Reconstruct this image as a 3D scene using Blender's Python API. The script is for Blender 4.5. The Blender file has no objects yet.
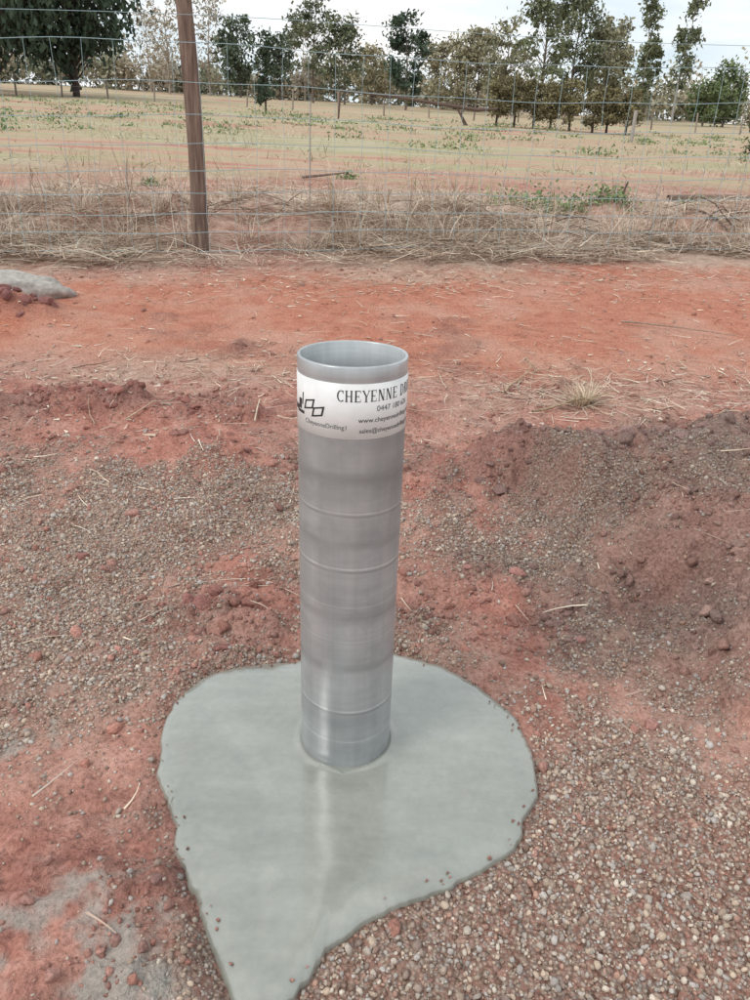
import bpy, math, random
import numpy as np
from mathutils import Vector, Matrix
rng=np.random.default_rng(7); random.seed(7)
scene=bpy.context.scene
COL=scene.collection

# ------------------------------------------------------------------ noise
_tabs={}
def vnoise(x,y,seed=0):
    if seed not in _tabs: _tabs[seed]=np.random.default_rng(100+seed).random((256,256))
    t=_tabs[seed]
    x=np.asarray(x,float); y=np.asarray(y,float)
    xi=np.floor(x).astype(int); yi=np.floor(y).astype(int)
    fx=x-xi; fy=y-yi
    fx=fx*fx*(3-2*fx); fy=fy*fy*(3-2*fy)
    a=t[xi&255,yi&255]; b=t[(xi+1)&255,yi&255]; c=t[xi&255,(yi+1)&255]; d=t[(xi+1)&255,(yi+1)&255]
    return (a*(1-fx)+b*fx)*(1-fy)+(c*(1-fx)+d*fx)*fy
def fbm(x,y,oc=4,seed=0,gain=.5):
    s=0;a=1;n=0;x=np.asarray(x,float);y=np.asarray(y,float)
    for i in range(oc):
        xr=x*math.cos(i*.9)-y*math.sin(i*.9); yr=x*math.sin(i*.9)+y*math.cos(i*.9)
        s=s+a*(vnoise(xr*2**i*1.03+i*17.3,yr*2**i*0.98+i*9.1,seed+i)-.5); n+=a; a*=gain
    return s/n*2
def sst(a,b,x):
    t=np.clip((np.asarray(x,float)-a)/(b-a),0,1); return t*t*(3-2*t)
def blob(x,y,cx,cy,rx,ry,p=1.0):
    return np.exp(-(((x-cx)/rx)**2+((y-cy)/ry)**2)*p)

# ------------------------------------------------------------------ slab outline (world metres)
OUT=np.array([(-0.192,1.700),(-0.069,1.735),(0.087,1.745),(0.197,1.697),(0.299,1.609),(0.375,1.496),(0.398,1.409),(0.393,1.312),(0.403,1.268),(0.384,1.223),(0.348,1.181),(0.320,1.103),(0.258,1.065),(0.194,1.028),(0.152,0.993),(0.094,0.970),(0.037,0.948),(-0.018,0.906),(-0.072,0.862),(-0.090,0.832),(-0.098,0.765),(-0.195,0.755),(-0.240,0.825),(-0.275,0.897),(-0.310,0.965),(-0.355,1.029),(-0.393,1.124),(-0.440,1.201),(-0.474,1.287),(-0.496,1.366),(-0.497,1.453),(-.482,1.54),(-.442,1.61),(-.38,1.655),(-.29,1.685)])
SC=np.array([-.05,1.27])
_ang=np.arctan2(OUT[:,1]-SC[1],OUT[:,0]-SC[0]); _rad=np.hypot(OUT[:,1]-SC[1],OUT[:,0]-SC[0])
_o=np.argsort(_ang); _ang=_ang[_o]; _rad=_rad[_o]
_A=np.concatenate([_ang-2*np.pi,_ang,_ang+2*np.pi]); _R=np.tile(_rad,3)
def slab_r(a):
    s=0
    for k,w in ((-.05,.2),(-.02,.3),(.02,.3),(.05,.2)): s=s+w*np.interp(a+k,_A,_R)
    return s+.014*fbm(np.cos(a)*6+50,np.sin(a)*6+50,4,5,.6)
def slab_s(x,y):
    a=np.arctan2(y-SC[1],x-SC[0]); return np.hypot(x-SC[0],y-SC[1])/slab_r(a)

# ------------------------------------------------------------------ terrain
FX=-1.51
def fence_y(x): return 6.45+.2*(x-FX)
def base_h(x,y):
    y=np.asarray(y,float); x=np.asarray(x,float)
    z=np.where(y<2,0,np.where(y<6.6,.104*(y-2),.478+.06*(np.minimum(y,118)-6.6)))
    z=z-.02*np.clip(x,-60,60)*np.clip((y-8)/12,0,1)
    z=z-np.clip(y-118,0,None)*.004
    return z
def masks(x,y):
    n1=fbm(x*2.2,y*2.2,4,11); n2=fbm(x*7,y*7,3,21); n3=fbm(x*.9,y*.9,4,31); n4=fbm(x*22,y*22,2,41)
    fy=fence_y(x)
    g = .50*(1-sst(2.6,3.3,y))+.9*blob(x,y,.45,.78,.65,.42)+.4*blob(x,y,.75,1.2,.5,.3)+.55*blob(x,y,-1.0,1.80,.5,.45)+.45*blob(x,y,-.62,2.6,.4,.38)
    g+= .2*blob(x,y,.75,2.45,.6,.35)+.2*blob(x,y,-1.3,2.4,.5,.4)
    g-= .75*blob(x,y,-.62,.98,.36,.30)+.4*blob(x,y,-.4,1.95,.3,.22)+.4*blob(x,y,1.2,1.95,.3,.35)+.25*blob(x,y,.2,2.1,.35,.25)+.25*blob(x,y,1.0,1.5,.25,.25)
    g = g + .45*n1 + .38*n2+.25*n4
    g = sst(.20,.90,g)*(1-sst(3.1,3.5,y))
    d = .95*blob(x,y,1.0,2.92,.75,.2)+.75*blob(x,y,1.2,2.1,.4,.5)+.55*blob(x,y,-.38,1.88,.3,.2)+.5*blob(x,y,.35,1.95,.35,.25)+.75*blob(x,y,-1.3,3.42,.8,.2)+.8*blob(x,y,-2.45,4.75,.55,.2)+.6*blob(x,y,1.7,3.25,.5,.2)
    d+= .6*blob(x,y,.55,2.75,.35,.22)+.55*blob(x,y,1.05,2.45,.65,.35)+.3*blob(x,y,-.5,3.0,.4,.3)+.5*blob(x,y,.9,2.15,.2,.25)
    s = slab_s(x,y); d=np.maximum(d,.6*np.exp(-np.clip(s-1,0,9)/.07)*(s>.5))
    d = np.clip(d+(.7*n1+.5*n2)*(y<5)+.02*(y<3.6),0,1)*np.where(y<6,1,.5)
    br = sst(.25,.7,x+.25*n1+.3*n2)*(1-sst(3.1,3.5,y))*sst(1.4,1.9,y)*(.55+.9*np.clip(n1+.3,0,.5))
    st = sst(-.6,.1,y-fy+.5*n1)*(1-sst(3.5,6,y-fy))*.85
    st+= .5*blob(x,y,-1.2,3.85,1.1,.22)+.6*blob(x,y,1.2,3.75,.9,.3)+.4*sst(-1.2,-.2,y-fy)*(y<fy)
    st = np.clip(st+.8*n3*(st>.05)+.5*n1*(st>.05),0,1)
    field = sst(4.5,9,y-fy+2*n3)
    tr = sst(3.75,4.2,y+.3*n1)*(1-sst(-1.0,-.3,y-fy+.3*n1))
    q = .9*blob(x,y,-.38,.80,.15,.18)+.45*blob(x,y,-.72,1.36,.16,.1)+.5*blob(x,y,-.52,1.12,.09,.25)+.4*blob(x,y,-.72,.93,.25,.2)
    sl = sst(.3,.6,q+.75*fbm(x*8+y*6,y*3-x*2,4,61,.6)*(q>.02)+.3*fbm(x*30,y*30,2,71)*(q>.02)-.1)
    sl = sl*(y<1.9)
    return g,d,st,field,tr,sl,br
def ground_h(x,y,full=True):
    x=np.asarray(x,float); y=np.asarray(y,float)
    z=base_h(x,y)
    fy=fence_y(x)
    g,d,st,field,tr,sl,br=masks(x,y)
    near=1-sst(8,16,y)
    wob=.30*fbm(x*2.6,y*2.6,3,81); wo2=.25*fbm(x*3.1+9,y*3.1,3,85)
    def ridge(cx,cy,rx,ry,h,p=1.5):
        q=((x+wob-cx)/rx)**2+((y+wo2-cy)/ry)**2
        return h*np.exp(-q**p)
    z=z+ridge(1.35,2.80,.85,.28,.23)+ridge(1.30,2.05,.28,.48,.17)+ridge(.60,2.80,.30,.15,.10)+ridge(.95,2.35,.16,.12,.05)+ridge(1.15,1.55,.22,.16,.07)
    z=z-.055*blob(x,y,.88,2.15,.16,.25)-.03*blob(x,y,1.05,3.25,.6,.15)
    z=z+ridge(-1.35,3.36,.75,.16,.06)+.16*blob(x,y,-2.45,4.75,.4,.17)+ridge(1.75,3.35,.5,.15,.09)+ridge(-.72,3.08,.26,.12,.05)+ridge(-.42,1.88,.22,.09,.05)+ridge(-1.2,2.45,.25,.1,.04)+ridge(.25,3.3,.3,.08,.03)
    rough=(1-.85*tr)*(1-.35*g)
    lum=fbm(x*5,y*5,4,8,.6); l2=fbm(x*13,y*13,3,18,.6)
    z=z+near*rough*(.040*fbm(x*2.4,y*2.4,3,3)+.036*lum+.028*np.abs(l2))*(y<12)*(.65+.8*d)*(1-.35*(x<-.3)*(y>2.9))
    z=z+near*.004*fbm(x*38,y*38,2,12)*(1-.8*tr)
    z=z+near*.012*fbm(x*1.1,y*1.1,3,14)*tr
    z=z+near*d*(.06*np.maximum(0,fbm(x*13,y*13,3,19,.6))+.06*np.maximum(0,fbm(x*7,y*7,2,29)))*(y<5.5)*(1-.5*g)
    hb=sst(.1,.9,y-fy)*(1-sst(1.6,3.4,y-fy))
    z=z+hb*(.12+.34*fbm(x*1.5,y*1.5,3,44))
    z=z+.15*fbm(x*.12,y*.12,3,51)*sst(12,30,y)
    s=slab_s(x,y)
    z=np.where(s<1.14,z*(sst(1.0,1.14,s))-.004*(1-sst(1.0,1.14,s)),z)
    return z
def gh(x,y): return float(ground_h(np.array([x]),np.array([y]))[0])

# ------------------------------------------------------------------ mesh helpers
def mesh_np(name,V,Fq,smooth=False,mat=None,col=None,corner=None,parent=None):
    V=np.asarray(V,np.float32); Fq=np.asarray(Fq,np.int32)
    me=bpy.data.meshes.new(name)
    n=Fq.shape[1]
    me.vertices.add(len(V)); me.vertices.foreach_set("co",V.ravel())
    me.loops.add(Fq.size); me.loops.foreach_set("vertex_index",Fq.ravel())
    me.polygons.add(len(Fq)); me.polygons.foreach_set("loop_start",np.arange(0,Fq.size,n,dtype=np.int32))
    me.update(calc_edges=True)
    if smooth: me.polygons.foreach_set("use_smooth",np.ones(len(Fq),bool))
    if col is not None:
        for nm,c in (col.items() if isinstance(col,dict) else [("Col",col)]):
            at=me.color_attributes.new(nm,'FLOAT_COLOR','POINT')
            c=np.asarray(c,np.float32)
            if c.shape[1]==3: c=np.hstack([c,np.ones((len(c),1),np.float32)])
            at.data.foreach_set("color",c.ravel())
    ob=bpy.data.objects.new(name,me); COL.objects.link(ob)
    if mat: me.materials.append(mat)
    if parent: ob.parent=parent
    return ob
class Geo:
    def __init__(s): s.v=[];s.f=[];s.c=[];s.n=0
    def add(s,V,F,c=None):
        V=np.asarray(V,float); s.v.append(V); s.f.append(np.asarray(F,int)+s.n); s.n+=len(V)
        if c is not None:
            c=np.asarray(c,float)
            if c.ndim==1: c=np.tile(c,(len(V),1))
            s.c.append(c)
    def tube(s,pts,rad,k=6,c=None,cap=True):
        pts=np.asarray(pts,float); n=len(pts); rad=np.broadcast_to(np.asarray(rad,float),(n,))
        V=[];up=np.array([0.13,.21,.97])
        for i in range(n):
            t=pts[min(i+1,n-1)]-pts[max(i-1,0)]; t=t/(np.linalg.norm(t)+1e-9)
            a=np.cross(t,up)
            if np.linalg.norm(a)<.1: a=np.cross(t,np.array([1,0,.1]))
            a/=np.linalg.norm(a); b=np.cross(t,a)
            for j in range(k):
                an=2*math.pi*j/k; V.append(pts[i]+rad[i]*(math.cos(an)*a+math.sin(an)*b))
        F=[(i*k+j,i*k+(j+1)%k,(i+1)*k+(j+1)%k,(i+1)*k+j) for i in range(n-1) for j in range(k)]
        if cap:
            V.append(pts[-1]); e=len(V)-1
            F+=[((n-1)*k+j,(n-1)*k+(j+1)%k,e,e) for j in range(k)]
        s.add(V,F,c)
    def build(s,name,mat,smooth=False,parent=None):
        F=np.vstack(s.f)
        me=mesh_np(name,np.vstack(s.v),F,smooth,mat,np.vstack(s.c) if s.c else None,parent=parent)
        if (F[:,2]==F[:,3]).any(): me.data.validate()
        return me
def ico(sub):
    import bmesh
    bm=bmesh.new(); bmesh.ops.create_icosphere(bm,subdivisions=sub,radius=1)
    V=np.array([v.co[:] for v in bm.verts]); F=np.array([[v.index for v in f.verts] for f in bm.faces]); bm.free(); return V,F
def randrot(n):
    q=rng.normal(size=(n,4)); q/=np.linalg.norm(q,axis=1)[:,None]; w,x,y,z=q.T
    return np.stack([np.stack([1-2*(y*y+z*z),2*(x*y-z*w),2*(x*z+y*w)],-1),np.stack([2*(x*y+z*w),1-2*(x*x+z*z),2*(y*z-x*w)],-1),np.stack([2*(x*z-y*w),2*(y*z+x*w),1-2*(x*x+y*y)],-1)],1)
def scatter(name,sub,pos,size,cols,mat,jit=.18,flat=.65,smooth=True,templates=14,lump=0):
    V0,F0=ico(sub); T=[]
    for i in range(templates):
        V=V0*(1+rng.normal(0,jit,(len(V0),1)))
        if lump:
            for k in range(9):
                dd=rng.normal(size=3); dd/=np.linalg.norm(dd)
                if k%2: V=V-dd*np.clip(V@dd-rng.uniform(.45,.75),0,1)[:,None]*.95
                else: V=V+dd*lump*np.clip(V0@dd-.6,0,1)[:,None]*rng.uniform(-1,2)
        V=V*np.array([1,rng.uniform(.65,1),rng.uniform(flat*.75,flat*1.2)]); T.append(V)
    T=np.array(T); n=len(pos)
    ti=rng.integers(0,templates,n)
    R=randrot(n)
    Vs=T[ti]*np.asarray(size)[:,None,None]
    Vs=np.einsum('nij,nkj->nki',R,Vs)
    Vs=Vs+np.asarray(pos)[:,None,:]
    k=len(V0)
    F=(F0[None]+(np.arange(n)*k)[:,None,None]).reshape(-1,3)
    C=np.repeat(cols,k,axis=0)
    return mesh_np(name,Vs.reshape(-1,3),F,smooth,mat,C)

# ------------------------------------------------------------------ material helpers
def newmat(name):
    m=bpy.data.materials.new(name); m.use_nodes=True; nt=m.node_tree; b=nt.nodes["Principled BSDF"]; return m,nt,b
def N(nt,t,**k):
    n=nt.nodes.new(t)
    for a,v in k.items(): setattr(n,a,v)
    return n
def mixc(nt,fac,a,b,mode='MIX'):
    n=nt.nodes.new('ShaderNodeMix'); n.data_type='RGBA'; n.blend_type=mode
    for s,v in ((n.inputs[0],fac),(n.inputs[6],a),(n.inputs[7],b)):
        if isinstance(v,bpy.types.NodeSocket): nt.links.new(v,s)
        elif isinstance(v,(tuple,list)): s.default_value=(*v,1) if len(v)==3 else v
        else: s.default_value=v
    return n.outputs[2]
def mth(nt,op,a,b=None,clamp=False):
    n=nt.nodes.new('ShaderNodeMath'); n.operation=op; n.use_clamp=clamp
    for s,v in ((n.inputs[0],a),(n.inputs[1],b)):
        if v is None: continue
        if isinstance(v,bpy.types.NodeSocket): nt.links.new(v,s)
        else: s.default_value=v
    return n.outputs[0]
def ramp(nt,fac,stops):
    r=nt.nodes.new('ShaderNodeValToRGB'); e=r.color_ramp.elements
    while len(e)<len(stops): e.new(.5)
    for i,(p,c) in enumerate(stops): e[i].position=p; e[i].color=(*c,1) if len(c)==3 else c
    nt.links.new(fac,r.inputs[0]); return r.outputs[0]
def noise(nt,scale,det=3,rough=.5,vec=None):
    n=N(nt,'ShaderNodeTexNoise'); n.inputs['Scale'].default_value=scale; n.inputs['Detail'].default_value=det; n.inputs['Roughness'].default_value=rough
    if vec is not None: nt.links.new(vec,n.inputs['Vector'])
    return n.outputs['Fac']
def attr_mat(name,rough=.9,bs=60,bstr=.3,bd=.004,var=.25,trans=0,spec=.3):
    m,nt,b=newmat(name); a=N(nt,'ShaderNodeAttribute',attribute_name="Col")
    c=a.outputs['Color']
    if bs:
        tc=N(nt,'ShaderNodeTexCoord'); nz=noise(nt,bs,1,.6,tc.outputs['Object'])
        v=ramp(nt,nz,[(.25,(1-var,)*3),(.75,(1+var,)*3)])
        c=mixc(nt,1.0,c,v,'MULTIPLY')
    nt.links.new(c,b.inputs['Base Color']); b.inputs['Roughness'].default_value=rough; b.inputs['Specular IOR Level'].default_value=spec
    if bs and bstr:
        bp=N(nt,'ShaderNodeBump'); bp.inputs['Strength'].default_value=bstr; bp.inputs['Distance'].default_value=bd
        nt.links.new(nz,bp.inputs['Height']); nt.links.new(bp.outputs[0],b.inputs['Normal'])
    return m

# ------------------------------------------------------------------ ground sheet
def axis(lo,hi,step,end_lo,end_hi,gr):
    a=list(np.arange(lo,hi,step)); s=step; v=a[-1]
    while v<end_hi: s=min(s*gr,60); v+=s; a.append(v)
    s=step; v=a[0]; pre=[]
    while v>end_lo: s=min(s*gr,60); v-=s; pre.append(v)
    return np.array(pre[::-1]+a)
xs=axis(-1.7,1.8,.0085,-700,700,1.035); ys=axis(.6,3.6,.0085,-60,900,1.022)
X,Y=np.meshgrid(xs,ys); nx=len(xs); ny=len(ys)
Xr,Yr=X.ravel(),Y.ravel()
Z=ground_h(Xr,Yr)
g,d,st,field,tr,sl,br=masks(Xr,Yr)
idx=np.arange(nx*ny).reshape(ny,nx)
Fg=np.stack([idx[:-1,:-1],idx[:-1,1:],idx[1:,1:],idx[1:,:-1]],-1).reshape(-1,4)

m,nt,b=newmat("ground_soil")
A=N(nt,'ShaderNodeAttribute',attribute_name="mA"); B=N(nt,'ShaderNodeAttribute',attribute_name="mB"); Cc=N(nt,'ShaderNodeAttribute',attribute_name="mC")
sa=N(nt,'ShaderNodeSeparateColor'); nt.links.new(A.outputs['Color'],sa.inputs[0])
sb=N(nt,'ShaderNodeSeparateColor'); nt.links.new(B.outputs['Color'],sb.inputs[0])
scc=N(nt,'ShaderNodeSeparateColor'); nt.links.new(Cc.outputs['Color'],scc.inputs[0])
tc=N(nt,'ShaderNodeTexCoord'); oc=tc.outputs['Object']
n_l=noise(nt,1.6,3,.6,oc); n_m=noise(nt,11,4,.7,oc); n_f=noise(nt,85,3,.7,oc)
red=ramp(nt,n_m,[(.28,(.27,.105,.078)),(.5,(.42,.185,.14)),(.72,(.55,.30,.24))])
red=mixc(nt,mth(nt,'MULTIPLY',ramp(nt,n_l,[(.42,(0,0,0)),(.6,(1,1,1))]),.5),red,(.48,.33,.265))
red=mixc(nt,mth(nt,'MULTIPLY',scc.outputs[0],.6),red,ramp(nt,n_m,[(.3,(.20,.125,.10)),(.7,(.38,.26,.21))]))
trk=ramp(nt,n_m,[(.3,(.40,.145,.09)),(.7,(.52,.23,.155))])
trk=mixc(nt,mth(nt,'MULTIPLY',ramp(nt,n_l,[(.45,(0,0,0)),(.62,(1,1,1))]),.6),trk,(.53,.31,.235))
c=mixc(nt,sb.outputs[2],red,trk)
drk=ramp(nt,n_f,[(.3,(.12,.05,.043)),(.7,(.25,.115,.095))])
drb=ramp(nt,n_f,[(.3,(.11,.075,.062)),(.7,(.23,.16,.135))])
drk=mixc(nt,mth(nt,'MULTIPLY',scc.outputs[0],.75),drk,drb)
c=mixc(nt,mth(nt,'MULTIPLY',sa.outputs[1],.8,True),c,drk)
crumb=ramp(nt,n_f,[(.28,(.58,.54,.53)),(.48,(1,1,1)),(.72,(1.3,1.36,1.4))])
c=mixc(nt,1.0,c,crumb,'MULTIPLY')
vo=N(nt,'ShaderNodeTexVoronoi'); vo.inputs['Scale'].default_value=115; nt.links.new(oc,vo.inputs['Vector'])
sv=N(nt,'ShaderNodeSeparateColor'); nt.links.new(vo.outputs['Color'],sv.inputs[0])
pc=ramp(nt,sv.outputs[0],[(0,(.24,.15,.115)),(.25,(.42,.32,.25)),(.5,(.38,.35,.32)),(.7,(.54,.45,.36)),(1,(.58,.52,.45))])
edge=ramp(nt,vo.outputs['Distance'],[(.15,(1,1,1)),(.75,(.35,.28,.25))])
pc=mixc(nt,1.0,pc,edge,'MULTIPLY')
gsel=mth(nt,'MULTIPLY',sa.outputs[0],ramp(nt,sv.outputs[1],[(.0,(.3,)*3),(1,(1,)*3)]))
c=mixc(nt,gsel,c,pc)
strawc=ramp(nt,n_m,[(.3,(.34,.24,.18)),(.5,(.50,.40,.31)),(.7,(.63,.54,.44))])
c=mixc(nt,mth(nt,'MULTIPLY',sa.outputs[2],ramp(nt,n_f,[(.35,(.2,)*3),(.6,(.9,)*3)])),c,strawc)
mp=N(nt,'ShaderNodeMapping'); mp.inputs['Scale'].default_value=(.12,.5,.5); nt.links.new(oc,mp.inputs[0])
n_st=noise(nt,1.0,5,.75,mp.outputs[0])
fld=ramp(nt,n_st,[(.36,(.44,.21,.15)),(.45,(.50,.35,.25)),(.54,(.38,.35,.20)),(.62,(.50,.43,.31)),(.72,(.34,.33,.18))])
c=mixc(nt,sb.outputs[1],c,fld)
slc=ramp(nt,n_f,[(.3,(.27,.27,.24)),(.7,(.42,.42,.38))])
c=mixc(nt,mth(nt,'MULTIPLY',sb.outputs[0],.7),c,slc)
nt.links.new(c,b.inputs['Base Color'])
rr=mth(nt,'SUBTRACT',.92,mth(nt,'MULTIPLY',sa.outputs[1],.2)); nt.links.new(rr,b.inputs['Roughness'])
b.inputs['Specular IOR Level'].default_value=.3
hh=mth(nt,'ADD',n_f,mth(nt,'MULTIPLY',mth(nt,'SUBTRACT',1,vo.outputs['Distance']),mth(nt,'MULTIPLY',sa.outputs[0],.8)))
bp=N(nt,'ShaderNodeBump'); bp.inputs['Strength'].default_value=1; bp.inputs['Distance'].default_value=.010
nt.links.new(hh,bp.inputs['Height']); nt.links.new(bp.outputs[0],b.inputs['Normal'])
zr=np.zeros_like(br)
mesh_np("ground",np.stack([Xr,Yr,Z],-1),Fg,True,m,{"mA":np.stack([g,d,st],-1),"mB":np.stack([sl,field,tr],-1),"mC":np.stack([br,zr,zr],-1)})

# ------------------------------------------------------------------ gravel & clods
def sample(n,x0,x1,y0,y1): return rng.uniform(x0,x1,n),rng.uniform(y0,y1,n)
gx,gy=sample(170000,-1.75,1.9,.6,3.4)
gg,dd,_,_,_,sll,_=masks(gx,gy)
keep=(rng.random(len(gx))<np.clip(gg*.62+.05,0,1)*(1-.8*(sll>.5)))&(slab_s(gx,gy)>1.012)
gx,gy=gx[keep],gy[keep]; dg=dd[keep]
sz=np.clip(rng.lognormal(math.log(.0040),.38,len(gx)),.0017,.0115)
gz=ground_h(gx,gy)+sz*.30
pal=np.array([(.54,.43,.33),(.44,.41,.38),(.26,.18,.14),(.62,.55,.46),(.44,.27,.21),(.52,.46,.39),(.37,.33,.29),(.50,.40,.31),(.42,.33,.26),(.32,.25,.21),(.48,.45,.42)])
pc_=pal[rng.integers(0,len(pal),len(gx))]*rng.uniform(.75,1.2,(len(gx),1))
pc_=pc_*(1-.35*dg[:,None]); pc_=pc_*.88+np.array([.42,.25,.20])*.12
gm=attr_mat("gravel_stone",.85,500,0,.001,.3,spec=.2)
scatter("gravel",1,np.stack([gx,gy,gz],-1),sz,pc_,gm,.20,.7,smooth=False,templates=24)

cx_,cy_=sample(160000,-2.4,2.7,.6,6.2)
gg,dd,ss,_,tt,sll,bb=masks(cx_,cy_)
cl=fbm(cx_*2.5,cy_*2.5,3,91)+.6*fbm(cx_*9,cy_*9,2,95)
pr=np.clip(.03+.5*dd*sst(-.2,.4,cl)+.25*sst(.1,.6,cl),0,1)*(1-.88*tt)*(1-.5*gg)
keep=(rng.random(len(cx_))<pr)&(slab_s(cx_,cy_)>1.03)
cx_,cy_,dk,bk=cx_[keep],cy_[keep],dd[keep],bb[keep]
cs=np.clip(rng.lognormal(math.log(.0045),.6,len(cx_))*(1+.5*dk),.002,.024)
cz=ground_h(cx_,cy_)+cs*.12
cc=np.array([.38,.18,.14])*rng.uniform(.7,1.2,(len(cx_),1)); cc=cc*(1-bk[:,None]*.55)+np.array([.30,.21,.18])*bk[:,None]*.55
cc=cc*(1-.5*dk[:,None])+rng.uniform(0,.05,(len(cx_),1))
cm=attr_mat("soil_clod",.95,150,.9,.004,.35)
big=cs>.0085
P3=np.stack([cx_,cy_,cz],-1)
scatter("soil_crumble",1,P3[~big],cs[~big],cc[~big],cm,.2,.75,smooth=False)
scatter("soil_clods",2,P3[big],cs[big],cc[big],cm,.09,.75,lump=.35,smooth=False)
bl=[(.92,1.03,.06,(.40,.22,.19)),(1.30,2.03,.05,(.33,.22,.18)),(1.18,2.14,.03,(.3,.18,.15)),(.72,1.5,.022,(.38,.20,.17)),(-.98,2.2,.024,(.28,.13,.11)),(-1.5,2.75,.03,(.32,.16,.13)),(.95,2.72,.04,(.2,.13,.11)),(1.45,2.75,.045,(.2,.13,.11))]
r2=random.Random(3)
for (cx0,cy0,rx0,ry0,k,c0) in ((-1.3,3.36,.6,.12,60,(.27,.12,.10)),(.45,2.0,.3,.15,8,(.30,.15,.13)),(-.42,1.88,.22,.09,10,(.28,.13,.11)),(1.2,2.85,.6,.13,46,(.22,.14,.125)),(1.75,3.25,.4,.1,30,(.28,.14,.12)),(1.2,2.0,.18,.35,34,(.28,.18,.15)),(-.75,3.05,.2,.1,12,(.30,.15,.125)),(.6,2.7,.25,.1,12,(.23,.14,.125)),(-2.4,4.72,.35,.13,46,(.24,.11,.10))):
    for i in range(k): bl.append((r2.gauss(cx0,rx0*.6),r2.gauss(cy0,ry0*.7),min(.036 if cy0<4 else .06,r2.lognormvariate(math.log(.016 if cy0<4 else .032),.45)),tuple(np.array(c0)*r2.uniform(.8,1.3))))
V0,F0=ico(3)
vs=[];fs=[];cs_=[];off=0
for q in bl:
    if float(slab_s(np.array([q[0]]),np.array([q[1]]))[0])<1.08: continue
    p0=np.array((q[0],q[1],gh(q[0],q[1])+q[2]*.15)); r=randrot(1)[0]
    ns=.42*fbm(V0[:,0]*2.2+q[0]*50,V0[:,1]*2.2+V0[:,2]*1.9+q[1]*30,5,5,.68)
    V=V0*(1+ns[:,None])
    for k in range(9):
        dd=rng.normal(size=3); dd/=np.linalg.norm(dd); V=V-dd*np.clip(V@dd-rng.uniform(.4,.75),0,1)[:,None]*.92
    V=(V@r.T)*np.array([1.15,.85,.75])*q[2]+p0
    vs.append(V); fs.append(F0+off); off+=len(V); cs_.append(np.tile(q[3],(len(V),1)))
mesh_np("soil_lumps",np.vstack(vs),np.vstack(fs),False,cm,np.vstack(cs_))
rk=attr_mat("pale_rock",.9,25,.7,.01,.25)
V0,F0=ico(4)
ns=fbm(V0[:,0]*2+3,V0[:,1]*2+V0[:,2]*2,5,33,.65)
V=V0*(1+.35*ns)[:,None]*np.array([.46,.2,.15])+np.array([-2.6,5.2,gh(-2.6,5.2)+.0])
mesh_np("pale_rock",V,F0,True,rk,np.tile([.40,.37,.34],(len(V),1)))

# ------------------------------------------------------------------ concrete slab
na,nr=420,90
aa=np.linspace(0,2*np.pi,na,endpoint=False); ss=np.linspace(0,1,nr)**.7
AA,SS=np.meshgrid(aa,ss); RR=slab_r(AA)*SS
SX=SC[0]+np.cos(AA)*RR; SY=SC[1]+np.sin(AA)*RR
prof=.024*np.power(np.clip(1-SS**11,0,1),.5)
SZ=prof+ (1-SS**8)*(.0035*fbm(SX*4,SY*4,3,77)+.0007*fbm(SX*9+SY*4,SY*14-SX*5,2,78)) -.008*(SS>.999)
for (gx0,gy0,rr0,w,dp) in ((-.9,.95,.72,.016,-.0016),(.55,1.9,.60,.016,-.0014),(-.3,2.2,.62,.02,-.0012)):
    dist=np.hypot(SX-gx0,SY-gy0)-rr0+.02*fbm(SX*5,SY*5,2,9); SZ=SZ+dp*np.exp(-(dist/w)**2)*(1-SS**6)
prad=np.hypot(SX+.051,SY-1.395); SZ=SZ+.004*np.exp(-((prad-.112)/.008)**2)
idx=np.arange(na*nr).reshape(nr,na)
Fs=np.stack([idx[:-1],np.roll(idx[:-1],-1,1),np.roll(idx[1:],-1,1),idx[1:]],-1).reshape(-1,4)
m,nt,b=newmat("wet_concrete")
tc=N(nt,'ShaderNodeTexCoord'); oc=tc.outputs['Object']
n1=noise(nt,4,4,.6,oc); n2=noise(nt,60,3,.6,oc)
mp=N(nt,'ShaderNodeMapping'); mp.inputs['Scale'].default_value=(5,20,6); mp.inputs['Rotation'].default_value=(0,0,.35); nt.links.new(oc,mp.inputs[0])
n4=noise(nt,1,4,.6,mp.outputs[0])
c=ramp(nt,n1,[(.34,(.205,.215,.185)),(.66,(.325,.335,.295))])
c=mixc(nt,.35,c,ramp(nt,n4,[(.3,(.20,.21,.178)),(.7,(.36,.368,.328))]))
c=mixc(nt,1.0,c,ramp(nt,n2,[(.3,(.93,)*3),(.7,(1.06,)*3)]),'MULTIPLY')
nt.links.new(c,b.inputs['Base Color'])
nt.links.new(ramp(nt,n1,[(.38,(.14,)*3),(.62,(.34,)*3)]),b.inputs['Roughness'])
b.inputs['Specular IOR Level'].default_value=.9
b.inputs['Coat Weight'].default_value=1; b.inputs['Coat Roughness'].default_value=.13; b.inputs['Coat IOR'].default_value=1.6
bp=N(nt,'ShaderNodeBump'); bp.inputs['Strength'].default_value=.16; bp.inputs['Distance'].default_value=.003
nt.links.new(mth(nt,'ADD',mth(nt,'MULTIPLY',n2,.2),mth(nt,'MULTIPLY',n4,.7)),bp.inputs['Height']); nt.links.new(bp.outputs[0],b.inputs['Normal'])
SZ[0]=SZ[0].mean()
mesh_np("concrete_slab",np.stack([SX,SY,SZ],-1).reshape(-1,3),Fs,True,m)
ga=rng.uniform(0,2*np.pi,70); gs=rng.uniform(.93,1.0,70); rr_=slab_r(ga)*gs
px,py=SC[0]+np.cos(ga)*rr_,SC[1]+np.sin(ga)*rr_
s9=rng.uniform(.0015,.005,70); pz=.024*np.power(np.clip(1-gs**11,0,1),.5)+.003
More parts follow.
